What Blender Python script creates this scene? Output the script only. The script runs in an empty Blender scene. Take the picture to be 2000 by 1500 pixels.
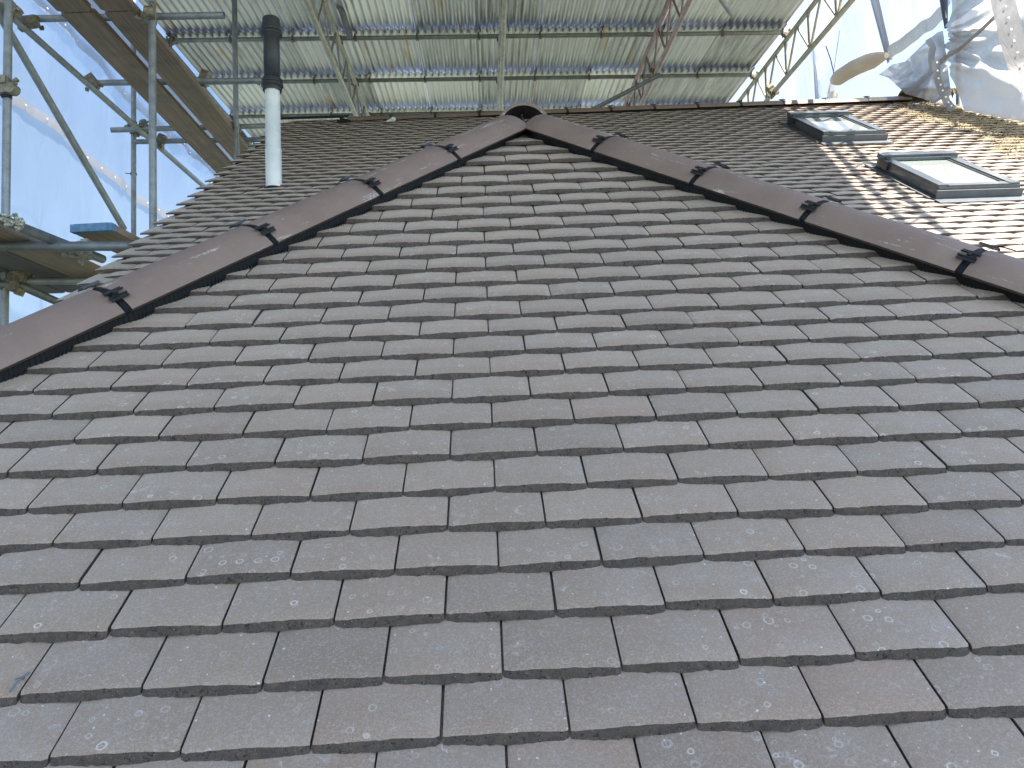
import bpy, bmesh, math, random
from mathutils import Vector, Matrix, noise
random.seed(7)
R = math.radians
scene = bpy.context.scene
col = scene.collection

# ------------------------------------------------------------------ camera, world, sun, exposure
F = 1540.0                                    # focal length in pixels of the 2000 px wide photograph
EYE = Vector((0, 0, 5.0))
# world axes expressed in camera space (x right, y down, z forward)
AX = Vector((0.99878516, -0.04011091, 0.02862387))
AY = Vector((-0.02503809, 0.0872114, 0.99587513))
AZ = Vector((-0.04244178, -0.99538198, 0.08610116))
CW = Matrix((AX, AY, AZ))                     # world = CW @ cam

def c2w(v): return CW @ Vector(v) + EYE
def W(px, py, z): return c2w(((px - 1000) / F * z, (py - 750) / F * z, z))
def w2p(p):
    c = CW.transposed() @ (Vector(p) - EYE)
    return (1000 + F * c.x / c.z, 750 + F * c.y / c.z, c.z)

cam = bpy.data.cameras.new('camera')
cam.sensor_width = 36; cam.lens = 36 * F / 2000
cam.clip_start = 0.05; cam.clip_end = 3000
co = bpy.data.objects.new('camera', cam); col.objects.link(co)
mc = CW @ Matrix(((1, 0, 0), (0, -1, 0), (0, 0, -1)))
co.matrix_world = Matrix.Translation(EYE) @ mc.to_4x4()
scene.camera = co

SUN = Vector((0.40, -0.30, 1.0)).normalized()
w = bpy.data.worlds.new('World'); scene.world = w; w.use_nodes = True
nt = w.node_tree; nt.nodes.clear()
sk = nt.nodes.new('ShaderNodeTexSky'); sk.sky_type = 'NISHITA'; sk.sun_disc = False
sk.sun_elevation = math.asin(SUN.z); sk.sun_rotation = math.atan2(SUN.x, SUN.y)
sk.air_density = 1.0; sk.dust_density = 0.6; sk.ozone_density = 1.5
bg = nt.nodes.new('ShaderNodeBackground'); bg.inputs[1].default_value = 0.13
wo = nt.nodes.new('ShaderNodeOutputWorld')
nt.links.new(sk.outputs[0], bg.inputs[0]); nt.links.new(bg.outputs[0], wo.inputs[0])
sl = bpy.data.lights.new('sun', 'SUN'); sl.energy = 4.2; sl.angle = R(0.53); sl.color = (1.0, 0.94, 0.84)
so = bpy.data.objects.new('sun', sl); col.objects.link(so)
so.rotation_euler = (-SUN).to_track_quat('-Z', 'Y').to_euler(); so.location = (8, 6, 25)
scene.view_settings.view_transform = 'Standard'; scene.view_settings.look = 'None'
scene.view_settings.gamma = 1; scene.view_settings.use_curve_mapping = False
scene.view_settings.exposure = 2.18

# ------------------------------------------------------------------ helpers
WM = {}
def link(o, parent=None, mw=None):
    col.objects.link(o)
    mw = mw if mw is not None else Matrix.Identity(4)
    WM[o.name] = mw
    if parent is not None:
        o.parent = parent
        o.matrix_basis = WM[parent.name].inverted() @ mw
    else:
        o.matrix_basis = mw
    return o
def tag(o, label=None, cat=None, group=None, kind=None):
    if label: o['label'] = label
    if cat: o['category'] = cat
    if group: o['group'] = group
    if kind: o['kind'] = kind
    return o
def thing(name, label, cat, loc=(0, 0, 0), group=None):
    o = bpy.data.objects.new(name, None); o.empty_display_size = .1
    link(o, None, Matrix.Translation(Vector(loc)))
    return tag(o, label, cat, group)
class MB:
    def __init__(s): s.v = []; s.f = []; s.m = []; s.sm = []
    def add(s, vs, fs, mi=0, smooth=False):
        k = len(s.v); s.v += [Vector(p) for p in vs]
        for f in fs: s.f.append([i + k for i in f]); s.m.append(mi); s.sm.append(smooth)
    def box(s, mat, sx, sy, sz, mi=0):       # box centred in its own frame
        vs = [mat @ Vector((x * sx / 2, y * sy / 2, z * sz / 2)) for x in (-1, 1) for y in (-1, 1) for z in (-1, 1)]
        s.add(vs, [(0, 1, 3, 2), (4, 6, 7, 5), (0, 4, 5, 1), (2, 3, 7, 6), (0, 2, 6, 4), (1, 5, 7, 3)], mi)
    def tube(s, a, b, r, n=12, caps=True, r2=None, mi=0, hollow=0):
        a = Vector(a); b = Vector(b); r2 = r if r2 is None else r2
        d = (b - a).normalized(); u = d.orthogonal().normalized(); q = d.cross(u)
        ring = lambda c, rr: [c + (u * math.cos(t) + q * math.sin(t)) * rr for t in [2 * math.pi * i / n for i in range(n)]]
        vs = ring(a, r) + ring(b, r2)
        s.add(vs, [(i, (i + 1) % n, n + (i + 1) % n, n + i) for i in range(n)], mi, True)
        if hollow:
            for c, rr, sg in ((a, r, 1), (b, r2, -1)):
                o = ring(c, rr); i_ = ring(c, rr - hollow); d_ = ring(c + d * sg * .12, rr - hollow)
                s.add(o + i_ + d_, [(i, (i + 1) % n, n + (i + 1) % n, n + i) for i in range(n)] +
                      [(n + i, n + (i + 1) % n, 2 * n + (i + 1) % n, 2 * n + i) for i in range(n)] + [tuple(range(2 * n, 3 * n))], mi)
        elif caps:
            s.add(vs[:n], [tuple(reversed(range(n)))], mi); s.add(vs[n:], [tuple(range(n))], mi)
    def path(s, pts, r, n=8, mi=0):
        for a, b in zip(pts[:-1], pts[1:]): s.tube(a, b, r, n, True, None, mi)
    def mesh(s, name, mats):
        me = bpy.data.meshes.new(name); me.from_pydata([tuple(v) for v in s.v], [], s.f)
        for m in (mats if isinstance(mats, (list, tuple)) else [mats]): me.materials.append(m)
        me.polygons.foreach_set('material_index', s.m); me.polygons.foreach_set('use_smooth', s.sm)
        me.update(); return me
    def build(s, name, mats, parent=None, mw=None, local=False):
        """verts are world coordinates unless local"""
        me = s.mesh(name, mats)
        mw = mw if mw is not None else (WM[parent.name] if parent is not None else Matrix.Identity(4))
        if not local: me.transform(mw.inverted())
        return link(bpy.data.objects.new(name, me), parent, mw)

# ------------------------------------------------------------------ materials
def N(nt, t, **k):
    n = nt.nodes.new('ShaderNode' + t)
    for a, b in k.items(): setattr(n, a, b)
    return n
class Mat:
    def __init__(s, name):
        s.m = bpy.data.materials.new(name); s.m.use_nodes = True
        s.t = s.m.node_tree; s.t.nodes.clear()
        s.out = N(s.t, 'OutputMaterial'); s.b = N(s.t, 'BsdfPrincipled')
        s.t.links.new(s.b.outputs[0], s.out.inputs[0])
    def L(s, a, b): s.t.links.new(a, b)
    def setp(s, **k):
        for a, v in k.items(): s.b.inputs[a.replace('_', ' ')].default_value = v
    def noise(s, vec, scale, detail=4, rough=.55, dist=0):
        n = N(s.t, 'TexNoise'); n.inputs['Scale'].default_value = scale; n.inputs['Detail'].default_value = detail
        n.inputs['Roughness'].default_value = rough; n.inputs['Distortion'].default_value = dist
        if vec is not None: s.L(vec, n.inputs['Vector'])
        return n.outputs[0]
    def ramp(s, fac, stops):
        n = N(s.t, 'ValToRGB'); e = n.color_ramp.elements
        while len(e) < len(stops): e.new(.5)
        for i, (p, c) in enumerate(stops):
            e[i].position = p; e[i].color = tuple(c) + (1,) if len(c) == 3 else c
        s.L(fac, n.inputs[0]); return n.outputs[0]
    def val(s, fac, lo, hi, a=0, b=1):
        n = N(s.t, 'MapRange'); n.inputs[1].default_value = lo; n.inputs[2].default_value = hi
        n.inputs[3].default_value = a; n.inputs[4].default_value = b; s.L(fac, n.inputs[0]); return n.outputs[0]
    def math(s, op, a, b=0.0, c=None):
        n = N(s.t, 'Math', operation=op)
        for i, x in enumerate((a, b, c)):
            if x is None: continue
            if isinstance(x, (int, float)): n.inputs[i].default_value = x
            else: s.L(x, n.inputs[i])
        return n.outputs[0]
    def mix(s, f, a, b, mode='MIX'):
        n = N(s.t, 'Mix', data_type='RGBA', blend_type=mode)
        if isinstance(f, (int, float)): n.inputs[0].default_value = f
        else: s.L(f, n.inputs[0])
        for i, x in ((6, a), (7, b)):
            if isinstance(x, (tuple, list)): n.inputs[i].default_value = tuple(x) + (1,) if len(x) == 3 else x
            else: s.L(x, n.inputs[i])
        return n.outputs[2]
    def bump(s, h, strength=.3, dist=.01):
        n = N(s.t, 'Bump'); n.inputs['Strength'].default_value = strength; n.inputs['Distance'].default_value = dist
        s.L(h, n.inputs['Height']); s.L(n.outputs[0], s.b.inputs['Normal']); return n
    def col(s, c): s.L(c, s.b.inputs['Base Color'])
    def coords(s, stretch=None, rnd=True):
        """object coordinates shifted by the object's own random number, so that copies differ"""
        tc = N(s.t, 'TexCoord'); oi = N(s.t, 'ObjectInfo'); at = N(s.t, 'Attribute'); at.attribute_name = 'rnd'
        s.rnd = s.math('FRACT', s.math('ADD', oi.outputs['Random'], at.outputs['Fac']))
        cb = N(s.t, 'CombineXYZ'); s.L(s.math('MULTIPLY', s.rnd, 31.7), cb.inputs[0]); s.L(s.math('MULTIPLY', s.rnd, 17.3), cb.inputs[1])
        va = N(s.t, 'VectorMath', operation='ADD'); s.L(tc.outputs['Object'], va.inputs[0])
        if rnd: s.L(cb.outputs[0], va.inputs[1])
        v = va.outputs[0]
        if stretch:
            mp = N(s.t, 'VectorMath', operation='MULTIPLY'); s.L(v, mp.inputs[0]); mp.inputs[1].default_value = stretch; v = mp.outputs[0]
        return v

def tile_top(name, base=(.365, .252, .172), old=False):
    m = Mat(name); v = m.coords()
    r = m.rnd
    r2 = m.math('FRACT', m.math('MULTIPLY', r, 7.31)); r3 = m.math('FRACT', m.math('MULTIPLY', r, 13.7))
    if old:
        c = m.ramp(r, [(0, (.26, .20, .15)), (.45, (.30, .24, .17)), (.8, (.34, .22, .15)), (1, (.22, .19, .15))])
        moss = m.val(m.noise(v, 22, 6, .7), .40, .58)
        c = m.mix(moss, c, (.38, .32, .21)); c = m.mix(m.val(m.noise(v, 60, 5, .7), .60, .68), c, (.16, .13, .08))
        c = m.mix(m.val(m.noise(v, 35, 5, .7, 1), .62, .68), c, (.60, .55, .42))
        m.col(c); m.setp(Roughness=.95); m.bump(m.noise(v, 45, 8, .75), 1.0, .02); return m.m
    c = m.ramp(r, [(0, [x * .74 for x in base]), (.3, base), (.6, (base[0] * 1.0, base[1] * 1.03, base[2] * 1.04)),
                   (.85, (base[0] * 1.06, base[1] * .99, base[2] * .95)), (1, [x * 1.2 for x in base])])
    # soft clouds of pale bloom, stronger on some tiles
    cloud = m.val(m.noise(v, 9, 5, .6, .6), .40, .72)
    c = m.mix(m.math('MULTIPLY', cloud, m.val(r2, 0, 1, .12, .55)), c, (.47, .395, .335))
    warm = m.val(m.noise(v, 5, 3, .5), .45, .7, 0, .5)
    c = m.mix(warm, c, [base[0] * .95, base[1] * .86, base[2] * .82])
    # sand grain
    g = m.noise(v, 700, 3, .75); g2 = m.noise(v, 230, 5, .75)
    c = m.mix(m.val(g, .38, .62, 0, .8), c, [x * .5 for x in base], 'MIX')
    c = m.mix(m.val(g2, .50, .66, 0, .5), c, (.45, .42, .39))
    # efflorescence smears
    sm = m.math('MULTIPLY', m.val(m.noise(v, 30, 8, .75, 1.2), .58, .68), m.val(m.noise(v, 7, 2), .50, .60))
    c = m.mix(m.math('MULTIPLY', sm, m.val(r3, .2, 1, 0, .7)), c, (.68, .62, .56))
    # dried drop rings
    dv = N(m.t, 'VectorMath', operation='MULTIPLY'); m.L(v, dv.inputs[0]); dv.inputs[1].default_value = (1, 1, 0)
    wob = N(m.t, 'TexNoise'); wob.inputs['Scale'].default_value = 180; m.L(dv.outputs[0], wob.inputs['Vector'])
    wa = N(m.t, 'VectorMath', operation='SCALE'); m.L(wob.outputs['Color'], wa.inputs[0]); wa.inputs['Scale'].default_value = .004
    wv = N(m.t, 'VectorMath', operation='ADD'); m.L(dv.outputs[0], wv.inputs[0]); m.L(wa.outputs[0], wv.inputs[1])
    tot = None
    for sc, thr, amp in ((34, .63, .8), (52, .8, .6)):
        vo = N(m.t, 'TexVoronoi', voronoi_dimensions='2D'); vo.inputs['Scale'].default_value = sc; vo.inputs['Randomness'].default_value = .85
        m.L(wv.outputs[0], vo.inputs['Vector'])
        sp = N(m.t, 'SeparateColor'); m.L(vo.outputs['Color'], sp.inputs[0])
        rad = m.val(sp.outputs[1], 0, 1, .10, .23)
        d = m.math('ABSOLUTE', m.math('SUBTRACT', vo.outputs['Distance'], rad))
        ring = m.val(d, .015, .055, 1, 0)
        sel = m.math('GREATER_THAN', sp.outputs[0], thr)
        k = m.math('MULTIPLY', m.math('MULTIPLY', ring, sel), m.val(sp.outputs[2], 0, 1, .15 * amp, amp))
        tot = k if tot is None else m.math('MAXIMUM', tot, k)
    patchy = m.val(m.noise(v, 11, 2), .42, .58, .1, 1)
    c = m.mix(m.math('MULTIPLY', m.math('MULTIPLY', tot, patchy), m.val(r2, .1, .7, .35, 1)), c, (.66, .60, .53))
    # chips and droppings
    vo = N(m.t, 'TexVoronoi', voronoi_dimensions='2D'); vo.inputs['Scale'].default_value = 42; m.L(wv.outputs[0], vo.inputs['Vector'])
    sp = N(m.t, 'SeparateColor'); m.L(vo.outputs['Color'], sp.inputs[0])
    dot = m.math('MULTIPLY', m.math('LESS_THAN', vo.outputs['Distance'], m.val(sp.outputs[1], 0, 1, .02, .07)), m.math('GREATER_THAN', sp.outputs[0], .82))
    c = m.mix(m.math('MULTIPLY', dot, .85), c, (.62, .61, .57))
    m.col(c); m.setp(Roughness=.55); m.b.inputs['Specular IOR Level'].default_value = .45; m.b.inputs['Sheen Weight'].default_value = .6; m.b.inputs['Sheen Roughness'].default_value = .35; m.b.inputs['Sheen Tint'].default_value = (1, .86, .74, 1)
    h = m.math('ADD', m.math('MULTIPLY', g2, .7), m.math('MULTIPLY', m.noise(v, 1200, 2, .6), .5))
    m.bump(h, .8, .0022)
    return m.m
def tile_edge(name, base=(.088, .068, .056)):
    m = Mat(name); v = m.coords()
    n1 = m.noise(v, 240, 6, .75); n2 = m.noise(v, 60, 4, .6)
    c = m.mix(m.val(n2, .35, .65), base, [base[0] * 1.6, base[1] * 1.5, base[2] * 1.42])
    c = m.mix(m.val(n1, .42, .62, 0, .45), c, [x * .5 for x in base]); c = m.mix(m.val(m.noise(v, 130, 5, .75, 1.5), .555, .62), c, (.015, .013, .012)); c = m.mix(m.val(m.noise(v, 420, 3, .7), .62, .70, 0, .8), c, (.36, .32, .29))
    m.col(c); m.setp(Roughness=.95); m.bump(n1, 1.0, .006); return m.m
def hip_mat(name, base):
    m = Mat(name); v = m.coords()
    c = m.mix(m.val(m.noise(v, 5, 4), .35, .65), base, [base[0] * .84, base[1] * .82, base[2] * .82])
    c = m.mix(m.val(m.noise(v, 14, 5, .65), .45, .75, 0, .4), c, [x * 1.25 for x in base])
    g = m.noise(v, 700, 3, .7); c = m.mix(m.val(g, .3, .7, .7, 0), c, [x * .45 for x in base])
    # chalky drag marks running along the tile (local y)
    s1 = N(m.t, 'VectorMath', operation='MULTIPLY'); m.L(v, s1.inputs[0]); s1.inputs[1].default_value = (34, 5, 34)
    sc = m.math('MULTIPLY', m.val(m.noise(s1.outputs[0], 1.0, 6, .7, .4), .60, .65), m.val(m.noise(v, 160, 4, .7), .42, .56))
    c = m.mix(m.math('MULTIPLY', sc, .8), c, (.55, .50, .45))
    m.col(c); m.setp(Roughness=.7); m.bump(m.math('ADD', m.noise(v, 260, 6, .7), m.math('MULTIPLY', m.noise(v, 18, 3), 1.5)), .35, .0016)
    return m.m
def simple(name, c, rough=.6, metal=0, nscale=None, c2=None, bump=0, spec=.5):
    m = Mat(name); m.setp(Roughness=rough, Metallic=metal); m.b.inputs['Base Color'].default_value = tuple(c) + (1,)
    m.b.inputs['Specular IOR Level'].default_value = spec
    if nscale:
        v = m.coords(); n = m.noise(v, nscale, 5, .65)
        m.col(m.mix(m.val(n, .38, .64), c, c2 or [x * .7 for x in c]))
        if bump: m.bump(n, bump, .004)
    return m.m
def galv(name, c=(.36, .38, .39), rust=.5):
    m = Mat(name); v = m.coords()
    n = m.noise(v, 14, 6, .7); n2 = m.noise(v, 90, 4, .7)
    cc = m.mix(m.val(n, .35, .66), c, [x * .62 for x in c]); cc = m.mix(m.val(n2, .6, .7, 0, .6), cc, (.10, .09, .075))
    cc = m.mix(m.val(m.noise(v, 34, 6, .8), .66, .72, 0, rust), cc, (.45, .44, .40))
    m.col(cc); m.setp(Metallic=.35, Roughness=.5); m.bump(n2, .2, .002); return m.m
def sheet_iron():
    m = Mat('corrugated_iron'); v = m.coords(); r = m.rnd
    r2 = m.math('FRACT', m.math('MULTIPLY', r, 9.7))
    s1 = N(m.t, 'VectorMath', operation='MULTIPLY'); m.L(v, s1.inputs[0]); s1.inputs[1].default_value = (26, 1.6, 26)
    st = m.noise(s1.outputs[0], 1, 6, .7, .6); sp = m.noise(v, 60, 5, .75, .5)
    c = m.ramp(r, [(0, (.24, .245, .245)), (.35, (.52, .52, .52)), (.6, (.34, .345, .345)), (.85, (.62, .625, .62)), (1, (.78, .79, .78))])
    c = m.mix(m.val(st, .45, .66, 0, .8), c, (.66, .665, .65)); c = m.mix(m.val(st, .30, .42, .6, 0), c, (.12, .125, .13))
    c = m.mix(m.val(sp, .58, .72, 0, .6), c, (.60, .62, .58))
    s2 = N(m.t, 'VectorMath', operation='MULTIPLY'); m.L(v, s2.inputs[0]); s2.inputs[1].default_value = (9, 1.1, 9)
    ru = m.math('MULTIPLY', m.val(m.noise(s2.outputs[0], 1, 4, .6), .56, .66), m.val(r2, .45, .8))
    c = m.mix(m.math('MULTIPLY', ru, m.val(sp, .3, .6, .3, .9)), c, (.40, .24, .08))
    c = m.mix(1.0, c, (.96, .95, 1.0), 'MULTIPLY'); m.col(c); m.setp(Metallic=.8, Roughness=.30); m.bump(sp, .25, .002); return m.m
def wood(name, c=(.29, .215, .155)):
    m = Mat(name); v = m.coords()
    s1 = N(m.t, 'VectorMath', operation='MULTIPLY'); m.L(v, s1.inputs[0]); s1.inputs[1].default_value = (60, 1.8, 60)
    g = m.noise(s1.outputs[0], 1, 6, .7, .3)
    cc = m.mix(m.val(g, .3, .7), [x * .55 for x in c], [x * 1.25 for x in c])
    cc = m.mix(m.val(m.noise(v, 5, 5, .7), .5, .7, 0, .6), cc, (.13, .125, .12))
    cc = m.mix(m.val(m.noise(v, 70, 5, .8), .68, .74, 0, .7), cc, (.42, .40, .36))
    m.col(cc); m.setp(Roughness=.85); m.bump(g, .4, .003); return m.m
def film(name, c, transp, net=False, stains=True):
    m = bpy.data.materials.new(name); m.use_nodes = True; t = m.node_tree; t.nodes.clear()
    o = N(t, 'OutputMaterial'); d = N(t, 'BsdfDiffuse'); tr = N(t, 'BsdfTranslucent'); tp = N(t, 'BsdfTransparent'); gl = N(t, 'BsdfGlossy')
    gl.inputs['Roughness'].default_value = .35
    tc = N(t, 'TexCoord'); mp = N(t, 'VectorMath', operation='MULTIPLY'); mp.inputs[1].default_value = (1, 1, .35); t.links.new(tc.outputs['Object'], mp.inputs[0])
    n = N(t, 'TexNoise'); n.inputs['Scale'].default_value = 1.6; n.inputs['Detail'].default_value = 7; t.links.new(mp.outputs[0], n.inputs['Vector'])
    rp = N(t, 'ValToRGB'); rp.color_ramp.elements[0].position = .3; rp.color_ramp.elements[1].position = .75
    rp.color_ramp.elements[0].color = tuple(x * .86 for x in c) + (1,); rp.color_ramp.elements[1].color = tuple(c) + (1,)
    t.links.new(n.outputs[0], rp.inputs[0])
    for s in (d, tr): t.links.new(rp.outputs[0], s.inputs[0])
    a = N(t, 'MixShader'); a.inputs[0].default_value = .72; t.links.new(d.outputs[0], a.inputs[1]); t.links.new(tr.outputs[0], a.inputs[2])
    g = N(t, 'MixShader'); g.inputs[0].default_value = .05; t.links.new(a.outputs[0], g.inputs[1]); t.links.new(gl.outputs[0], g.inputs[2])
    b = N(t, 'MixShader'); b.inputs[0].default_value = transp
    if net:                                             # woven threads with open holes between
        ns = N(t, 'TexVoronoi'); 
        w1 = N(t, 'TexWave', wave_type='BANDS', bands_direction='Z'); w1.inputs['Scale'].default_value = 34
        w2 = N(t, 'TexWave', wave_type='BANDS', bands_direction='DIAGONAL'); w2.inputs['Scale'].default_value = 26
        for ww in (w1, w2): t.links.new(tc.outputs['Object'], ww.inputs['Vector']); ww.inputs['Distortion'].default_value = .6; ww.inputs['Detail'].default_value = 1
        mm = N(t, 'Math', operation='MULTIPLY'); t.links.new(w1.outputs[0], mm.inputs[0]); t.links.new(w2.outputs[0], mm.inputs[1])
        m2 = N(t, 'MapRange'); m2.inputs[1].default_value = .2; m2.inputs[2].default_value = .9; m2.inputs[3].default_value = transp * .4; m2.inputs[4].default_value = transp * 2.2
        t.links.new(mm.outputs[0], m2.inputs[0]); t.links.new(m2.outputs[0], b.inputs[0]); t.nodes.remove(ns)
    t.links.new(g.outputs[0], b.inputs[1]); t.links.new(tp.outputs[0], b.inputs[2]); t.links.new(b.outputs[0], o.inputs[0])
    bp = N(t, 'Bump'); bp.inputs['Strength'].default_value = .5; bp.inputs['Distance'].default_value = .05
    n2 = N(t, 'TexNoise'); n2.inputs['Scale'].default_value = 5; n2.inputs['Detail'].default_value = 6; n2.inputs['Distortion'].default_value = 1; t.links.new(mp.outputs[0], n2.inputs['Vector'])
    t.links.new(n2.outputs[0], bp.inputs['Height'])
    for s in (d, tr, gl): t.links.new(bp.outputs[0], s.inputs['Normal'])
    return m

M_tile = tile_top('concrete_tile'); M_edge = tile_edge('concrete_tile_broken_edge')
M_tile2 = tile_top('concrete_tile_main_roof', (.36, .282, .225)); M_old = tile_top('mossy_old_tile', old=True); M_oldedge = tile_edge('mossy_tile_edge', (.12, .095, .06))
M_hip = hip_mat('hip_tile_brown', (.29, .197, .150)); M_ridge = hip_mat('ridge_tile_brown', (.27, .19, .145))
M_black = simple('black_plastic', (.014, .0145, .016), .42, 0, 40, (.03, .032, .036), .2)
M_rub = simple('black_pleated_strip', (.010, .010, .0115), .6, spec=.2)
M_deck = simple('black_underlay', (.012, .012, .013), .9)
M_tube = galv('galvanised_tube', (.34, .365, .38)); M_tubed = galv('muddy_tube', (.20, .215, .225), .9); M_alu = galv('cream_truss_tube', (.55, .53, .44), .3)
M_pink = galv('pink_truss_tube', (.50, .36, .33), .3); M_purl = galv('purlin_tube', (.42, .43, .40))
M_coup = simple('rusty_coupler', (.13, .11, .085), .6, .5, 60, (.30, .25, .16), .4)
M_brass = simple('pale_coupler', (.36, .33, .25), .55, .4, 50, (.18, .15, .10), .4)
M_iron = sheet_iron()
M_wood = wood('scaffold_timber'); M_wood2 = wood('scaffold_timber_dark', (.12, .105, .095)); M_blue = simple('blue_end_paint', (.07, .17, .30), .7, 0, 50, (.16, .27, .38), .3)
M_white = simple('white_pipe_plastic', (.80, .81, .80), .35, 0, 8, (.64, .69, .71))
M_blk2 = simple('black_cowl_plastic', (.022, .024, .028), .45, 0, 20, (.035, .037, .042), .1)
M_frame = simple('grey_window_cladding', (.075, .088, .10), .22, .25, 30, (.09, .105, .12))
M_film = film('clear_scaffold_sheeting', (.26, .32, .42), .11); M_band = film('reinforcing_band', (.50, .49, .50), .12)
M_filmw = film('white_scaffold_sheeting', (.38, .385, .40), .14); M_net = film('white_debris_net', (.42, .405, .38), .08, True)
M_roll = film('cream_rolled_sheet', (.62, .54, .43), .0); M_bandw = film('white_band', (.33, .32, .305), .05)
M_eye = simple('eyelet_white', (.8, .8, .8), .4)
M_glass = Mat('window_glass'); M_glass.setp(Roughness=.04, Metallic=0, Base_Color=(.30, .33, .31, 1)); M_glass.b.inputs['Specular IOR Level'].default_value = 1.0
M_glass.b.inputs['Coat Weight'].default_value = 1.0; M_glass.b.inputs['Coat Roughness'].default_value = .03; M_glass = M_glass.m
M_rope = simple('blue_tie', (.02, .03, .09), .6); M_lead = simple('grey_flashing', (.075, .085, .095), .5, .1, 20, (.10, .11, .12))
M_moss = simple('mossy_mortar', (.33, .275, .17), 1, 0, 60, (.15, .12, .07), 1)
M_mud = simple('dried_plaster', (.62, .60, .48), .9, 0, 60, (.2, .19, .15), 1)

# ------------------------------------------------------------------ ground
g = MB(); g.add([(-400, -400, 0), (400, -400, 0), (400, 400, 0), (-400, 400, 0)], [(0, 1, 2, 3)])
m = Mat('ground_earth'); v = m.coords(rnd=False); m.col(m.mix(m.val(m.noise(v, .3, 8, .6), .4, .6), (.10, .095, .07), (.06, .085, .04))); m.setp(Roughness=.95)
tag(g.build('ground', m.m), 'ground around the house', kind='structure')

# ------------------------------------------------------------------ tiles
WT, LT, TT = .165, .265, .0122
def tile_mesh(name, seed, mats, nx=12, ny=3, rough=1.0, camber=.0036, thick=TT, gap=.0034, half=0, length=LT, lip=.0105):
    """one plain tile: cambered top, broken lower edge; x across, y up the slope, z off the slope; tail lip at the origin"""
    rs = random.Random(seed); mb = MB()
    x0, x1 = -WT / 2 + gap / 2, WT / 2 - gap / 2
    if half < 0: x1 = x0 + WT * .62
    if half > 0: x0 = x1 - WT * .62
    xs = [x0 + (x1 - x0) * i / nx for i in range(nx + 1)]
    skew = rs.uniform(-.0015, .0015); yj = [0.0] * (nx + 1)
    a = 0
    for i in range(nx + 1): a = a * .55 + rs.uniform(-.0007, .0007) * rough; yj[i] = a + skew * (2 * i / nx - 1)
    yj[0] += .0025; yj[-1] += .0025
    def hz(x, y): return camber * (1 - (2 * x / WT) ** 2) - y * ((thick + camber * .9) / .0952) + .0015 * math.sin(y / length * 3.1)
    ys = [lip, .1, length]
    if ny >= 3: ys = [lip, lip + .0035, .05, .12, length]
    top = []
    for j, y in enumerate(ys):
        row = []
        for i, x in enumerate(xs):
            z = thick + hz(x, y)
            if ny >= 3 and j == 0: z -= .0016 + abs(rs.gauss(0, .0007)) * rough
            if i in (0, nx): z -= .0012
            row.append(Vector((x, y + (yj[i] if j < 2 else 0), z)))
        top.append(row)
    bot = []
    for i, x in enumerate(xs):
        bz = hz(x, 0) * .2 + rs.uniform(-.0010, .0008) * rough - (.0015 if rs.random() < .12 * rough else 0)
        bot.append(Vector((x, yj[i] * 1.4 + .001 + (rs.uniform(0, .002) * rough), bz)))
    mid = [Vector((p.x, (p.y * .55 + q.y * .45) - rs.uniform(0, .0022) * rough, (p.z * .45 + q.z * .55) + rs.uniform(-.0005, .0008) * rough)) for p, q in zip(top[0], bot)]
    n = nx + 1; nyy = len(ys)
    vs = [p for r_ in top for p in r_]
    fs = [(j * n + i, j * n + i + 1, (j + 1) * n + i + 1, (j + 1) * n + i) for j in range(nyy - 1) for i in range(nx)]
    mb.add(vs, fs, 0, True)
    if ny >= 3:
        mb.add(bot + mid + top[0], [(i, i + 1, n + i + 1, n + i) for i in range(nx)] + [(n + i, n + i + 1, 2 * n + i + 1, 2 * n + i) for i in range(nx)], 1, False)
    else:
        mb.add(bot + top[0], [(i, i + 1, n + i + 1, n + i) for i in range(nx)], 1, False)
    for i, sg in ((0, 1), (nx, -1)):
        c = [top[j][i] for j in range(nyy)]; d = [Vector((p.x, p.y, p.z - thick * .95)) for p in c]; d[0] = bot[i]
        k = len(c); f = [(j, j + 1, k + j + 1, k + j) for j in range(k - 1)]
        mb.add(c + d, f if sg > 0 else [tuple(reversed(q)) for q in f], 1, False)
    me = mb.mesh(name, mats)
    return me

def frame(o, u, v, n):            # matrix with columns u (across), v (up the slope), n
    m = Matrix.Identity(4)
    for i, a in enumerate((u, v, n)):
        for j in range(3): m[j][i] = a[j]
    for j in range(3): m[j][3] = o[j]
    return m

class Slope:
    def __init__(s, o, pitch, az=0):
        s.o = Vector(o); h = Vector((math.sin(az), math.cos(az), 0))
        s.u = Vector((math.cos(az), -math.sin(az), 0))
        s.v = h * math.cos(pitch) + Vector((0, 0, 1)) * math.sin(pitch); s.n = s.u.cross(s.v)
    def P(s, U, V, e=0): return s.o + s.u * U - s.v * V + s.n * e
    def hit(s, px, py, e=0):
        d = (W(px, py, 1) - EYE); t = (s.n.dot(s.o + s.n * e - EYE)) / s.n.dot(d); x = EYE + d * t - s.o
        return x.dot(s.u), -x.dot(s.v)

FS = Slope(Vector((0.08534573, 3.1347983, 1.27893864)) + EYE, R(38.3))       # front hip slope
MS = Slope(Vector((0.30714013, 7.01549152, 3.08923122)) + EYE, R(33.0))      # main roof slope

def px_area(sl, U, V, g=.095):
    a = [w2p(sl.P(U + dx, V + dy, .01)) for dx, dy in ((-WT / 2, 0), (WT / 2, 0), (WT / 2, -g), (-WT / 2, -g))]
    if min(q[2] for q in a) < .2: return 0, 0, 0
    cx = sum(q[0] for q in a) / 4; cy = sum(q[1] for q in a) / 4
    ar = abs(sum(a[i][0] * a[(i + 1) % 4][1] - a[(i + 1) % 4][0] * a[i][1] for i in range(4))) / 2
    return ar, cx, cy

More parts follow.
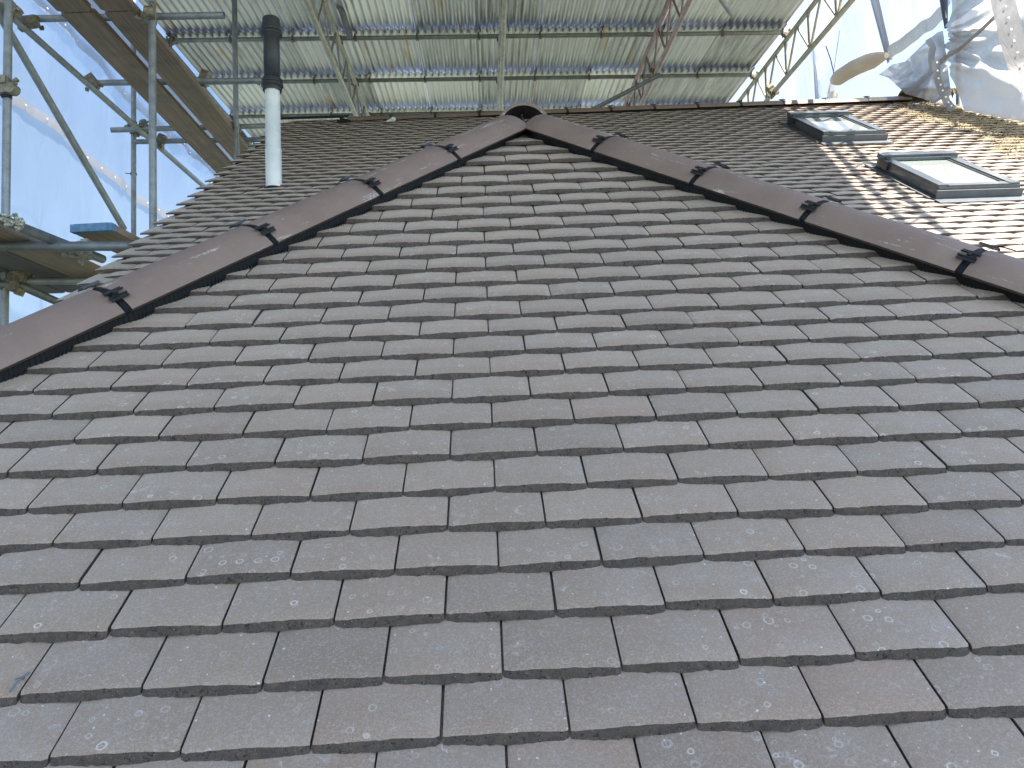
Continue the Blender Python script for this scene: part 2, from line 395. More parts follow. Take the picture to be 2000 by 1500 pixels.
variants = [tile_mesh('tile', 100 + i, [M_tile, M_edge], nx=24) for i in range(14)]
variants2 = [tile_mesh('tile', 200 + i, [M_tile2, M_edge], nx=10, thick=.0090, camber=.0045, lip=.006) for i in range(8)]
lowres2 = [tile_mesh('tile', 300 + i, [M_tile2, M_edge], nx=6, ny=1, thick=.0088, camber=.0045, lip=.005) for i in range(8)]
variants_old = [tile_mesh('tile', 400 + i, [M_old, M_oldedge], nx=8, rough=2.5, camber=.004, thick=.010) for i in range(6)]
lowres1 = [tile_mesh('tile', 500 + i, [M_tile, M_edge], nx=8, ny=3) for i in range(6)]

def cut_mesh(me, planes, mw):
    bm = bmesh.new(); bm.from_mesh(me); inv = mw.inverted(); rot = inv.to_3x3()
    for p, nrm in planes:
        lp = inv @ p; ln = rot @ nrm
        bmesh.ops.bisect_plane(bm, geom=bm.verts[:] + bm.edges[:] + bm.faces[:], dist=1e-6, plane_co=lp, plane_no=ln, clear_outer=True)
        ed = [e for e in bm.edges if e.is_boundary and all(abs((v.co - lp).dot(ln.normalized())) < 1e-5 for v in e.verts)]
        if ed:
            r_ = bmesh.ops.extrude_edge_only(bm, edges=ed)
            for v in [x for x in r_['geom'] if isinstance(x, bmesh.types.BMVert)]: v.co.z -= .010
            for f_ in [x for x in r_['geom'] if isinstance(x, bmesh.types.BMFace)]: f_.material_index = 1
    if len(bm.faces) == 0: bm.free(); return None
    m2 = bpy.data.meshes.new('tile'); bm.to_mesh(m2); bm.free()
    for k in me.materials: m2.materials.append(k)
    return m2

def lay(sl, items, root, hi, lo, cap=300, jitter=1.0):
    """items: (U, V, visible area, cut planes or None, mesh override). Largest become parts, the rest one joined part."""
    items = sorted(items, key=lambda t: -t[2]); V_ = []; F_ = []; MI = []; SM = []; RN = []
    mats = None; joined = 0
    for k, it in enumerate(items):
        U, V, ar, cuts, pool = it[:5]; sc = it[5] if len(it) > 5 else 1.0
        rs = random
        ang = rs.gauss(0, .0022) * jitter; dz = rs.gauss(0, .0006) * jitter; tl = rs.gauss(0, .004) * jitter
        mw = frame(sl.P(U + rs.gauss(0, .0004) * jitter, V + rs.gauss(0, .0012) * jitter, dz), sl.u, sl.v, sl.n) @ Matrix.Rotation(ang, 4, 'Z') @ Matrix.Rotation(tl, 4, 'Y') @ Matrix.Diagonal((sc, 1, 1, 1))
        part = k < cap and ar > 0
        me = rs.choice(pool or (hi if part else lo))
        if cuts:
            me = cut_mesh(me, cuts, mw)
            if me is None: continue
        if part:
            link(bpy.data.objects.new('tile', me), root, mw)
        else:
            if mats is None: mats = [M_tile, M_edge, M_tile2, M_old, M_oldedge]
            b = len(V_); V_ += [tuple(mw @ v.co) for v in me.vertices]; r0 = rs.random()
            RN += [r0] * len(me.vertices)
            idx = [mats.index(x) for x in me.materials]
            for p in me.polygons: F_.append([b + i for i in p.vertices]); MI.append(idx[p.material_index]); SM.append(p.use_smooth)
            joined += 1
    if F_:
        me = bpy.data.meshes.new('tile_field'); inv = WM[root.name].inverted()
        me.from_pydata([tuple(inv @ Vector(v)) for v in V_], [], F_)
        for x in mats: me.materials.append(x)
        me.polygons.foreach_set('material_index', MI); me.polygons.foreach_set('use_smooth', SM)
        at = me.attributes.new('rnd', 'FLOAT', 'POINT'); at.data.foreach_set('value', RN); me.update()
        o = link(bpy.data.objects.new('tile_field', me), root, WM[root.name]); o['kind'] = 'stuff'

# ---- front hipped slope
hip_root = thing('hipped_roof', 'brown grey tiled hipped roof end in the foreground with round hip tiles rising to a point', 'roof', FS.P(.15, 3.3))
rowV = {0: -.16, 1: -.04, 2: .085, 3: .207, 4: .3244, 5: .4415, 6: .5522, 7: .6592, 8: .7613, 9: .867, 10: .9691, 11: 1.0684, 12: 1.1587, 13: 1.2547, 14: 1.3498, 15: 1.4379, 16: 1.5363, 17: 1.6202, 18: 1.7116, 19: 1.801, 20: 1.8942, 21: 1.9887, 22: 2.0854, 23: 2.1846, 24: 2.278, 25: 2.3706, 26: 2.4658, 27: 2.571, 28: 2.6654}
for r in range(29, 36): rowV[r] = rowV[28] + .096 * (r - 28)
def cutL(V): return -.139 - .718 * (V - .321)
def cutR(V): return .416 + .75 * (V - .442)
def plane_from(p0, p1, outward):          # vertical-to-slope cutting plane through two slope points
    d = (p1 - p0).normalized(); nrm = d.cross(FS.n); 
    if nrm.dot(outward) < 0: nrm = -nrm
    return (p0, nrm)
PL = plane_from(FS.P(cutL(0) - .03, 0), FS.P(cutL(3) - .03, 3), -FS.u)
PR = plane_from(FS.P(cutR(0) + .03, 0), FS.P(cutR(3) + .03, 3), FS.u)
items = []
for r, V in rowV.items():
    if r < 1: continue
    off = 0.0 if r % 2 == 0 else .5
    drift = .10 if r < 4 else (.06 if r < 9 else 0.0)
    for c in range(-22, 22):
        U = (c + off + .5 + drift) * WT
        l, rr = cutL(V) - .03, cutR(V) + .03
        lt, rt = cutL(V - LT) - .03, cutR(V - LT) + .03
        if U + WT / 2 < l or U - WT / 2 > rr: continue
        cuts = []
        if U - WT / 2 < lt + .001: cuts.append(PL)
        if U + WT / 2 > rt - .001: cuts.append(PR)
        ar, cx, cy = px_area(FS, U, V)
        if not (-60 < cx < 2060 and -50 < cy < 1560): ar = 0
        vis = min(U + WT / 2, rr - .03) - max(U - WT / 2, l + .03)
        ar *= max(0, min(1, vis / WT)); sc = 1.0
        if vis < .30 * WT and vis < WT: continue
        gl, gr = (U - WT / 2) - (l + .03), (rr - .03) - (U + WT / 2)      # room left beyond this tile
        if 0 < gl < .30 * WT: sc = (WT + gl + .03) / WT; U -= (gl + .03) / 2; cuts = [PL] + [c_ for c_ in cuts if c_ is not PL]
        if 0 < gr < .30 * WT: sc = (WT + gr + .03) / WT; U += (gr + .03) / 2; cuts = [PR] + [c_ for c_ in cuts if c_ is not PR]
        items.append((U, V, ar, cuts, None, sc))
lay(FS, items, hip_root, variants, lowres1)
dk = MB(); t = -.035
dk.add([FS.P(.14, -.42, t), FS.P(cutL(3.4) - .1, 3.4, t), FS.P(cutR(3.4) + .1, 3.4, t)], [(0, 1, 2)])
dk.build('roof_deck', M_deck, hip_root)

# ---- hip tiles, clips and pleated strips
def hip_side(side, line, joints):
    U0, V0, k = line
    h2 = Vector((k, 1)).normalized(); w2 = Vector((side, 0)); w2 = (w2 - h2 * h2.dot(w2)).normalized()
    hd = (FS.u * h2.x - FS.v * h2.y).normalized(); wd = (FS.u * w2.x - FS.v * w2.y).normalized()
    tl = R(22); ax = wd * math.cos(tl) - FS.n * math.sin(tl); up = wd * math.sin(tl) + FS.n * math.cos(tl)
    chord, sag = .24, .075; rad = (chord ** 2 / 4 + sag ** 2) / (2 * sag); a0 = math.asin(chord / 2 / rad)
    L0 = lambda V: FS.P(U0 + k * (V - V0), V, .045)
    def arc(r_off=0, s0=-1, s1=1, n=18):
        out = []
        for i in range(n + 1):
            a = a0 * (s0 + (s1 - s0) * i / n)
            out.append((chord / 2 + (rad + r_off) * math.sin(a), (rad + r_off) * math.cos(a) - (rad - sag), a))
        return out
    hyp = math.hypot(k, 1)
    for i in range(len(joints) - 1):
        va, vb = joints[i] , joints[i + 1]
        ln = (vb - va) * hyp - .021
        mw = frame(L0(va) + hd * .008, ax, hd, up)
        mb = MB(); o = arc(); inn = arc(-.014)
        ny = 8; n = len(o); vs = []
        def sect(pts, y, grow): return [Vector((p[0] + grow * math.sin(p[2]), y, p[1] + grow * math.cos(p[2]))) for p in pts]
        rs = random.Random(i * 7 + side)
        ysl = [0, .003, ln * .25, ln * .5, ln * .75, ln - .003, ln]
        for j, y in enumerate(ysl): vs += sect(o, y, (-.002 if j in (0, len(ysl) - 1) else 0) + rs.uniform(-.0006, .0006))
        mb.add(vs, [(j * n + q, j * n + q + 1, (j + 1) * n + q + 1, (j + 1) * n + q) for j in range(len(ysl) - 1) for q in range(n - 1)], 0, True)
        a, b = sect(inn, 0, 0), sect(inn, ln, 0); e0, e1 = vs[:n], vs[-n:]
        mb.add(a + b, [(q, n + q, n + q + 1, q + 1) for q in range(n - 1)], 1, True)
        mb.add(a + e0, [(q, q + 1, n + q + 1, n + q) for q in range(n - 1)], 1); mb.add(b + e1, [(q, n + q, n + q + 1, q + 1) for q in range(n - 1)], 1)
        for q in (0, n - 1):
            cc = [vs[j * n + q] for j in range(len(ysl))]
            mb.add([cc[0], cc[-1], b[q], a[q]], [(0, 1, 2, 3) if q == 0 else (3, 2, 1, 0)], 1)
        ht = mb.build('hip_tile', [M_hip, M_edge], hip_root, mw, local=True)
        # union piece in the joint and the H shaped clips
        if i < len(joints) - 2:
            cl = MB(); y0, y1 = ln - .012, ln + .033
            s_a = sect(arc(-.006, -1, 1, 18), y0, 0); s_b = sect(arc(-.006, -1, 1, 18), y1, 0)
            cl.add(s_a + s_b, [(q, q + 1, n + q + 1, n + q) for q in range(n - 1)], 0, True)
            s_a = sect(arc(-.003, -.98, .98, 18), ln + .004, 0); s_b = sect(arc(-.003, -.98, .98, 18), ln + .013, 0)
            lowa = sect(arc(-.005, -.98, .98, 18), ln + .001, 0); lowb = sect(arc(-.005, -.98, .98, 18), ln + .015, 0)
            cl.add(s_a + s_b, [(q, q + 1, n + q + 1, n + q) for q in range(n - 1)], 0, True)
            cl.add(lowa + s_a, [(q, q + 1, n + q + 1, n + q) for q in range(n - 1)]); cl.add(s_b + lowb, [(q, q + 1, n + q + 1, n + q) for q in range(n - 1)])
            cl.build('joint_seal', M_rub, ht, mw, local=True)
            for fr in (-.66, .10):
                a = a0 * fr; cx_, cz_ = chord / 2 + (rad + .006) * math.sin(a), (rad + .006) * math.cos(a) - (rad - sag)
                cb = MB(); fm = Matrix.Translation((cx_, ln + .008, cz_)) @ Matrix.Rotation(a, 4, 'Y')
                cb.box(fm, .036, .014, .003)
                for sx in (-.014, .014):
                    cb.box(fm @ Matrix.Translation((sx, 0, .001)), .010, .048, .0025)
                    cb.box(fm @ Matrix.Translation((sx - .006 * (1 if sx > 0 else -1), 0, .004)), .002, .050, .005)
                cb.box(fm @ Matrix.Translation((.002, 0, .005)), .008, .010, .005)
                cb.build('hip_clip', M_black, ht, mw, local=True)
    return L0, hd, wd, hyp
lineL, lineR = (-.413, .735, -.715), (.853, 1.066, .71)
def tv(V): return 3.2528 - .952 * (3.2528 - V)
def jv(sl_pts): return [tv(FS.hit(*p)[1]) for p in sl_pts]
JL = jv([(1020, 247), (903, 310), (743, 380), (535, 475), (256, 607)]); JR = jv([(1027, 247), (1144, 294), (1322, 359), (1562, 430), (1874, 532)])
for J in (JL, JR):
    while J[-1] < 3.1: J.append(J[-1] + .385)
hip_side(-1, lineL, JL); hip_side(1, lineR, JR)

def strip(side, line, cut):
    mb = MB(); U0, V0, k = line; per = .012 / math.hypot(k, 1); seg = 4
    nV = int((3.2 + .12) / per * seg); V = -.12; rows = 6; vs = []
    for i in range(nV + 1):
        V = -.12 + (3.32) * i / nV; ph = 2 * math.pi * i / seg
        Ui = U0 + k * (V - V0) + side * .03; Uo = cut(V) + side * (.016 if side < 0 else .024)
        apex = max(0, .5 - V) * .08; Uo += side * apex; rag = .006 * noise.noise(Vector((V * 14, side * 5, 0))) + .004 * math.sin(V * 66)
        Uo -= side * rag
        for j in range(rows):
            f = j / (rows - 1); U = Ui + (Uo - side * .012 - Ui) * f
            e = .052 * (1 - f) ** 1.5 + .004 + .006 * math.sin(ph) * (0.4 + .6 * f) + .004 * math.sin(f * 3.1) * noise.noise(Vector((V * 20, 3, f * 2)))
            if f < .15: e = .040
            vs.append(FS.P(U - side * .0, V + f * .02, e))
    fs = [(i * rows + j, i * rows + j + 1, (i + 1) * rows + j + 1, (i + 1) * rows + j) for i in range(nV) for j in range(rows - 1)]
    mb.add(vs, fs, 0, False)
    mb.build('pleated_hip_strip', M_rub, hip_root)
strip(-1, lineL, cutL); strip(1, lineR, cutR)

# dark hollow and short ridge behind the point
RT = W(1021, 199, 3.66)                       # crown of the open ridge end
ridge_y0 = RT.y
def ridge_run(root, p0, direction, ln, count, chord=.24, sag=.085, mat=M_ridge, gapw=.012, name='ridge_tile', clips=True, thick=.015, rs=random.Random(3)):
    d = Vector(direction).normalized(); side_ = d.cross(Vector((0, 0, 1))).normalized(); up = side_.cross(d)
    rad = (chord ** 2 / 4 + sag ** 2) / (2 * sag); a0 = math.asin(chord / 2 / rad); n = 15
    for i in range(count):
        st = Vector(p0) + d * ln * i; mw = frame(st + up * rs.uniform(-.002, .002), side_, d, up)
        sec = lambda y, ro: [Vector(((rad + ro) * math.sin(a), y, (rad + ro) * math.cos(a) - rad)) for a in [a0 * (2 * q / (n - 1) - 1) for q in range(n)]]
        mb = MB(); L_ = ln - gapw; a, b = sec(0, 0), sec(L_, 0); c, e = sec(0, -thick), sec(L_, -thick); Q = [(q, q + 1, n + q + 1, n + q) for q in range(n - 1)]
        mb.add(a + b, Q, 0, True); mb.add(c + e, [tuple(reversed(q)) for q in Q], 1, True); mb.add(c + a, Q, 0); mb.add(b + e, Q, 0)
        rt = mb.build(name, [mat, M_deck], root, mw, local=True)
        if clips and i:
            cb = MB(); s1, s2 = sec(-gapw - .004, .004), sec(.004, .004); s3, s4 = sec(-gapw - .004, -.01), sec(.004, -.01)
            cb.add(s1 + s2, Q, 0, True); cb.add(s3 + s1, Q); cb.add(s2 + s4, Q)
            for fr in (-.35, .35):
                an = a0 * fr; cb.box(Matrix.Translation(((rad + .008) * math.sin(an), -.006, (rad + .008) * math.cos(an) - rad)) @ Matrix.Rotation(an, 4, 'Y'), .03, .05, .008)
            cb.build('ridge_clip', M_black, rt, mw, local=True)
ridge_run(hip_root, RT, (0, 1, 0), .45, 4)
hl = MB()     # underlay seen inside the open end
hl.add([RT + Vector((-.16, .02, -.30)), RT + Vector((.16, .02, -.30)), RT + Vector((.16, 1.8, -.30)), RT + Vector((-.16, 1.8, -.30))], [(0, 1, 2, 3)])
hl.add([RT + Vector((-.11, .30, -.30)), RT + Vector((.11, .30, -.30)), RT + Vector((.09, .30, -.04)), RT + Vector((-.09, .30, -.04))], [(0, 1, 2, 3)])
for i in range(5):
    a = W(1022 + i * 2 - 4, 250, 3.42); hl.tube(a, a + Vector((random.uniform(-.03, .03), .02, random.uniform(.03, .09))), .003, 5)
hl.build('torn_underlay', M_deck, hip_root)
# side slopes falling away behind the hips
for sd, cut in ((-1, cutL), (1, cutR)):
    A = FS.P(.14, -.42, -.03); B = FS.P(cut(3.3), 3.3, -.03); Cc = B + Vector((0, 2.2, 0)); D = A + Vector((0, 1.9, 0))
    mb = MB(); 
    rows_ = 30
    for r in range(rows_):
        f0, f1 = r / rows_, (r + 1) / rows_
        p0, p1 = A.lerp(B, f0), A.lerp(B, f1); q0, q1 = D.lerp(Cc, f0), D.lerp(Cc, f1)
        u = Vector((0, 0, .012)); s0 = (p0 + q0) * .5
        mb.add([p0, q0, q1 + u, p1 + u], [(0, 1, 2, 3)] if sd < 0 else [(3, 2, 1, 0)], 0); mb.add([p1 + u, q1 + u, q1, p1], [(0, 1, 2, 3)], 1)
    o = mb.build('side_slope', [M_tile2, M_edge], hip_root); o['kind'] = 'stuff'

# ---- main roof
main_root = thing('main_roof', 'large brown grey tiled main roof behind the hips, sunlit at the right with two roof windows', 'roof', MS.P(1, 4.6))
old_pts = [MS.hit(*p) for p in [(1738, 198), (1785, 232), (1902, 258), (1935, 271), (1948, 294), (2010, 322)]]
old_pts = [(3.55, -.3)] + sorted(old_pts, key=lambda t: t[1]) + [(3.7, 5)]
def oldU(V):
    for (a, b), (c, d) in zip(old_pts[:-1], old_pts[1:]):
        if b <= V <= d: return a + (c - a) * (V - b) / max(d - b, 1e-6)
    return 4
SIL = [(-50, 640), (0, 622), (190, 540), (480, 430), (685, 345), (845, 275), (1000, 203), (1045, 205), (1180, 260), (1400, 335), (1600, 395), (1800, 445), (2050, 505)]
def silY(x):
    for (a, b), (c, d) in zip(SIL[:-1], SIL[1:]):
        if a <= x <= c: return b + (d - b) * (x - a) / (c - a)
    return 9999
WIN = [(2.465, 1.29, .76), (2.48, 2.89, .76)]        # centre U, centre V, length of the roof windows
items = []
for r in range(0, 47):
    V = .05 + .0958 * r
    off = .5 * (r % 2) + random.uniform(-.03, .03)
    nmin = int(round((-2.14 - off * WT) / WT))
    for c in range(-14, 27):
        U = (c + off) * WT + .01
        if U - WT / 2 < -2.15 - .04:
            continue
        right = 4.02 + .14 * V
        if U > right: continue
        if any(abs(U - a) < .215 and abs(V - b - .02) < l / 2 + .035 for a, b, l in WIN): continue
        ar, cx, cy = px_area(MS, U, V)
        if not (-30 < cx < 2030) or cy > silY(cx) + 4: ar = 0
        if abs(cx - 535) < 14 and cy < 362: ar *= .3
        isold = U > oldU(V) + random.uniform(-.1, .1)
        items.append((U, V, ar, [], variants_old if isold else None))
    # closing piece at the left verge
lay(MS, items, main_root, variants2, lowres2, 300, 1.8)
dk = MB(); dk.add([MS.P(-2.12, -.05, -.03), MS.P(4.0, -.05, -.03), MS.P(4.6, 4.6, -.03), MS.P(-2.12, 4.6, -.03)], [(0, 1, 2, 3)])
bk = MS.P(0, 0, -.03)
dk.add([MS.P(-2.12, -.05, -.03), MS.P(4.0, -.05, -.03), MS.P(4.0, -.05, -.03) + Vector((0, 3.5, -2.3)), MS.P(-2.12, -.05, -.03) + Vector((0, 3.5, -2.3))], [(3, 2, 1, 0)])
dk.build('roof_deck', M_deck, main_root)
# ridge: new tiles to U=3.7, then old mossy mortar and tiles
RP = MS.P(-1.5, 0, 0); RP.z += .022
ridge_run(main_root, RP, (1, .01, .012), .402, 13, .22, .075)
ms = MB(); rs = random.Random(5)
nn_, mm_ = 70, 7; vs = []
for i in range(nn_ + 1):
    U = 3.66 + .55 * i / nn_
    for j in range(mm_):
        a = math.pi * j / (mm_ - 1); p = MS.P(U, -.06, .03) + Vector((0, -math.cos(a) * .10, math.sin(a) * .075 + .0))
        vs.append(p + Vector((rs.gauss(0, .004), rs.gauss(0, .010), rs.gauss(0, .012))))
ms.add(vs, [(i * mm_ + j, i * mm_ + j + 1, (i + 1) * mm_ + j + 1, (i + 1) * mm_ + j) for i in range(nn_) for j in range(mm_ - 1)], 0, False)
ms.build('mossy_ridge', M_moss, main_root)['label'] = 'old ridge end thick with dry moss'
# moss tufts on the old tiles
mt = MB()
for i in range(2600):
    V = rs.uniform(0, 3.2); U = oldU(V) + rs.uniform(-.03, 1.0) ** 1.0
    if U > 4.02 + .14 * V: continue
    r0 = rs.uniform(.005, .013); p = MS.P(U, V, .010)
    tips = [p + MS.u * r0 * math.cos(a) + MS.v * r0 * math.sin(a) * .7 for a in (0, 1.3, 2.5, 3.8, 5.1)]
    mt.add(tips + [p + MS.n * r0 * .9], [(0, 1, 5), (1, 2, 5), (2, 3, 5), (3, 4, 5), (4, 0, 5)])
o = mt.build('moss', M_moss, main_root); o['kind'] = 'stuff'
# torn underlay by the bare ridge end, white scrap
ul = MB(); a = MS.P(-2.1, -.02, .02)
ul.add([MS.P(-2.12, -.0, .022), MS.P(-1.5, 0, .022), MS.P(-1.5, -.1, .03), MS.P(-2.12, -.1, .03)], [(0, 1, 2, 3)])
b = W(662, 238, 7.0)
ul.add([W(658, 239, 7), W(686, 240, 7), W(684, 234, 7.02), W(672, 231, 7.05), W(661, 226, 7), W(664, 234, 7.02), W(657, 233, 7)], [(0, 1, 2, 3, 5, 6), (3, 4, 5)])
ul.build('loose_underlay', M_deck, main_root)

# ---- roof windows
def roof_window(U, V, ln, label):
    wd = .47; mw = frame(MS.P(U, V, 0), MS.u, MS.v, MS.n); T = Matrix.Translation
    t = bpy.data.objects.new('roof_window', None); link(t, main_root, mw); t['label'] = label
    # flashing skirt
    mb = MB(); mb.box(T((0, -ln / 2 - .04, .014)), wd + .05, .11, .004); mb.box(T((0, -ln / 2 - .01, .035)), wd + .02, .012, .05)
    for s in (-1, 1): mb.box(T((s * (wd / 2 + .012), 0, .010)), .05, ln - .02, .012)
    mb.box(T((0, ln / 2 + .03, .018)), wd + .08, .09, .01)
    mb.build('flashing', M_lead, t, mw, local=True)
    mb = MB()
    for s in (-1, 1):
        mb.box(T((s * (wd / 2 - .022), 0, .042)), .040, ln, .07); mb.box(T((s * (wd / 2 - .03), -.005, .081)), .056, ln - .03, .012)
    mb.box(T((0, -ln / 2 + .022, .042)), wd - .082, .044, .068); mb.box(T((0, ln / 2 - .022, .042)), wd - .082, .044, .068)
    mb.build('frame', M_frame, t, mw, local=True)
    mb = MB(); mb.box(T((0, ln / 2 - .045, .096)), wd + .016, .075, .028); mb.box(T((0, ln / 2 - .092, .086)), wd - .02, .025, .016)
    mb.build('hood', M_frame, t, mw, local=True)
    mb = MB(); mb.box(T((0, -ln / 2 + .03, .079)), wd - .115, .05, .010)
    mb.build('sash_rail', M_frame, t, mw, local=True)
    mb = MB()
    for s in (-1, 1): mb.box(T((s * (wd / 2 - .066), -.02, .076)), .014, ln - .14, .008)
    mb.build('glazing_gasket', M_black, t, mw, local=True)
    mb = MB(); mb.box(T((0, -.02, .070)), wd - .115, ln - .13, .008)
    mb.build('pane', M_glass, t, mw, local=True)
    mb = MB()
    for s in (-1, 1): mb.box(T((s * (wd / 2 + .006), ln / 2 - .12, .062)), .018, .10, .05)
    mb.build('hinge_cover', M_black, t, mw, local=True)
roof_window(*WIN[0], 'upper roof window near the ridge with dark grey cladding')
roof_window(*WIN[1], 'lower roof window with dark grey cladding in the sunlit tiles')

# ---- vent pipe
base = W(535, 364, 5.08); pr = .049
vp = bpy.data.objects.new('vent_pipe', None); link(vp, main_root, Matrix.Translation(base)); vp['label'] = 'white vent pipe with black top section standing out of the tiles'
def lathe(mb, base, prof, n=28):
    vs = []; 
    for r_, z in prof: vs += [base + Vector((r_ * math.cos(2 * math.pi * i / n), r_ * math.sin(2 * math.pi * i / n), z)) for i in range(n)]
    mb.add(vs, [(j * n + i, j * n + (i + 1) % n, (j + 1) * n + (i + 1) % n, (j + 1) * n + i) for j in range(len(prof) - 1) for i in range(n)], 0, True)
mb = MB(); lathe(mb, base, [(pr + .002, -.15), (pr + .002, .225), (pr + .0035, .228), (pr + .0035, .242), (pr, .245), (pr - .001, .66)]); mb.build('pipe', M_white, vp)
mb = MB(); lathe(mb, base, [(.058, .635), (.060, .640), (.062, .665), (.070, .668), (.070, .682), (.061, .684), (.061, .700), (.066, .702), (.066, .712), (.054, .716), (.052, .72), (.0515, 1.0), (.060, 1.004), (.060, 1.012)]); mb.build('black_sleeve', M_blk2, vp)
mb = MB(); lathe(mb, base, [(.056, 1.008), (.069, 1.012), (.070, 1.03), (.062, 1.033), (.062, 1.05), (.064, 1.052)] + [q for k in range(5) for q in ((.0635 - k * .0015, 1.053 + k * .014), (.0600 - k * .0015, 1.056 + k * .014), (.0600 - k * .0015, 1.064 + k * .014))] + [(.056, 1.125), (.052, 1.13), (0, 1.131)]); mb.build('cowl', M_blk2, vp)
mb = MB(); lathe(mb, base + Vector((0, 0, -.02)), [(.075, -.04), (.066, .0), (.052, .01)], 20); mb.build('pipe_flashing', M_deck, vp)

# ------------------------------------------------------------------ temporary roof (own slightly tilted frame)
G = Vector((-45, 85, F)).normalized(); Xp = Vector((1, -.018 * 1.0 - .009, .02)); Xp = (Xp - G * G.dot(Xp)).normalized(); Hp = G.cross(Xp) ; 
if Hp.y > 0: Hp = -Hp
tG, tX, tH = CW @ G, CW @ Xp, CW @ Hp
def TP(x, g_, h): return EYE + tX * x + tG * g_ + tH * h
troof = thing('temporary_roof', 'corrugated iron temporary roof on lattice girders covering the house', 'temporary roof', TP(0, 6, 4.2))
PUR = [8.27 + 1.03 * k for k in range(-10, 4)]
HP = 4.20; X0, X1 = -3.32, 3.36
for gpos in PUR:
    mb = MB(); mb.tube(TP(X0 - .02 - random.uniform(0, .12), gpos, HP), TP(X1 + .03, gpos, HP), .0242, 12, hollow=.004)
    mb.build('purlin', M_purl, troof)
SW = .66
def sheet_mesh(seed):
    rs = random.Random(seed); nx = 9 * 8; mb = MB(); vs = []; ln = 1.17; ys = [0, .04, .35, .7, 1.1, ln]
    for j, y in enumerate(ys):
        for i in range(nx + 1):
            x = -.345 + .69 * i / nx; z = .0115 * math.sin(2 * math.pi * x / .0762) + .024 * y / ln + .004 * noise.noise(Vector((x * 3, y * 2, seed)))
            vs.append(Vector((x, y, z)))
    n = nx + 1; mb.add(vs, [(j * n + i, j * n + i + 1, (j + 1) * n + i + 1, (j + 1) * n + i) for j in range(len(ys) - 1) for i in range(nx)], 0, True)
    return mb.mesh('iron_sheet', M_iron)
sheets = [sheet_mesh(i) for i in range(5)]
for k, gpos in enumerate(PUR[:-1]):
    for c in range(10):
        xc = X0 + .34 + SW * c + .02
        mw = frame(TP(xc, gpos - .10, HP + .042 + (.003 if c % 2 else 0)), tX, tG, tX.cross(tG))
        if gpos < 6.5 and False: continue
        link(bpy.data.objects.new('iron_sheet', random.choice(sheets)), troof, mw @ Matrix.Rotation(random.gauss(0, .004), 4, 'Z'))
hook = MB(); hook.box(Matrix.Identity(4), .018, .012, .075); hook.box(Matrix.Translation((.004, 0, -.03)), .03, .05, .012); hkm = hook.mesh('hook_bolt', M_coup)
for gpos in PUR[8:]:
    for c in range(11):
        link(bpy.data.objects.new('hook_bolt', hkm), troof, frame(TP(X0 + SW * c + .02, gpos - .03, HP - .005), tX, tG, tX.cross(tG)))
def girder(x, mat, hu=4.14, hl=3.74, g0=-2.0, g1=12.2, vert=False, label=None):
    t = bpy.data.objects.new('lattice_girder', None); link(t, troof, Matrix.Translation(TP(x, 6, hl)))
    if label: t['label'] = label
    for h in (hu, hl):
        mb = MB(); mb.tube(TP(x, g0, h), TP(x, g1, h), .0255, 12); mb.build('chord', mat, t)
    mb = MB(); st = .62; g_ = g0 + .1; k = 0
    while g_ < g1 - st:
        mb.tube(TP(x, g_, hu), TP(x, g_ + st / 2, hl), .012, 8); mb.tube(TP(x, g_ + st / 2, hl), TP(x, g_ + st, hu), .012, 8)
        if vert: mb.tube(TP(x, g_ + st / 2, hl), TP(x, g_ + st / 2, hu), .020, 8)
        g_ += st
    mb.build('bracing', mat, t)
girder(-1.48, M_alu, label='cream lattice girder left of the hip point'); girder(.235, M_alu, label='cream lattice girder above the hip point')
girder(1.885, M_pink, label='pink tinged lattice girder'); girder(3.36, M_alu, vert=True, label='lattice girder along the right hand edge')
girder(-3.30, M_tube, hl=3.95)
# dark steel sleeve on the left girder, loose braces under the sheets
def tubep(name, a, b, mat, parent, r=.02415, label=None, hollow=.004):
    mb = MB(); mb.tube(a, b, r, 14, hollow=hollow); o = mb.build(name, mat, parent)
    if label: o['label'] = label
    return o
tubep('brace', W(1148, 219, 8.6), W(1290, 146, 8.3), M_tube, troof, label='loose grey tube slung below the pink girder')
tubep('brace', W(1395, -20, 6.6), W(1428, 27, 6.9), M_tube, troof)
tubep('brace', W(658, -10, 7.9), W(684, 74, 8.1), M_tube, troof, .032)
def coupler_mesh(seed, mat=None):
    mb = MB(); T = Matrix.Translation
    mb.tube((0, 0, -.026), (0, 0, .026), .033, 12); mb.tube((0, -.026, 0) , (0, .026, 0), .001, 6)
    mb.box(T((.038, 0, 0)), .03, .06, .05); mb.tube((.058, -.028, 0), (.058, .028, 0), .030, 12)
    mb.tube((-.01, -.042, -.014), (-.01, -.075, -.014), .008, 6); mb.box(T((-.01, -.062, -.014)), .024, .014, .022)
    mb.tube((.07, .012, .03), (.07, .012, .072), .008, 6); mb.box(T((.07, .012, .056)), .024, .022, .014)
    mb.box(T((-.02, -.034, 0)), .04, .018, .05); mb.box(T((-.02, .034, 0)), .03, .016, .045)
    return mb.mesh('coupler', mat)
CM = [coupler_mesh(0, M_coup), coupler_mesh(1, M_brass)]
def coupler(p, axis, parent, k=0, spin=0, scale=1.0):
    z = Vector(axis).normalized(); q = z.to_track_quat('Z', 'Y').to_matrix().to_4x4()
    return link(bpy.data.objects.new('coupler', CM[k]), parent, Matrix.Translation(p) @ q @ Matrix.Rotation(spin, 4, 'Z') @ Matrix.Scale(scale, 4))
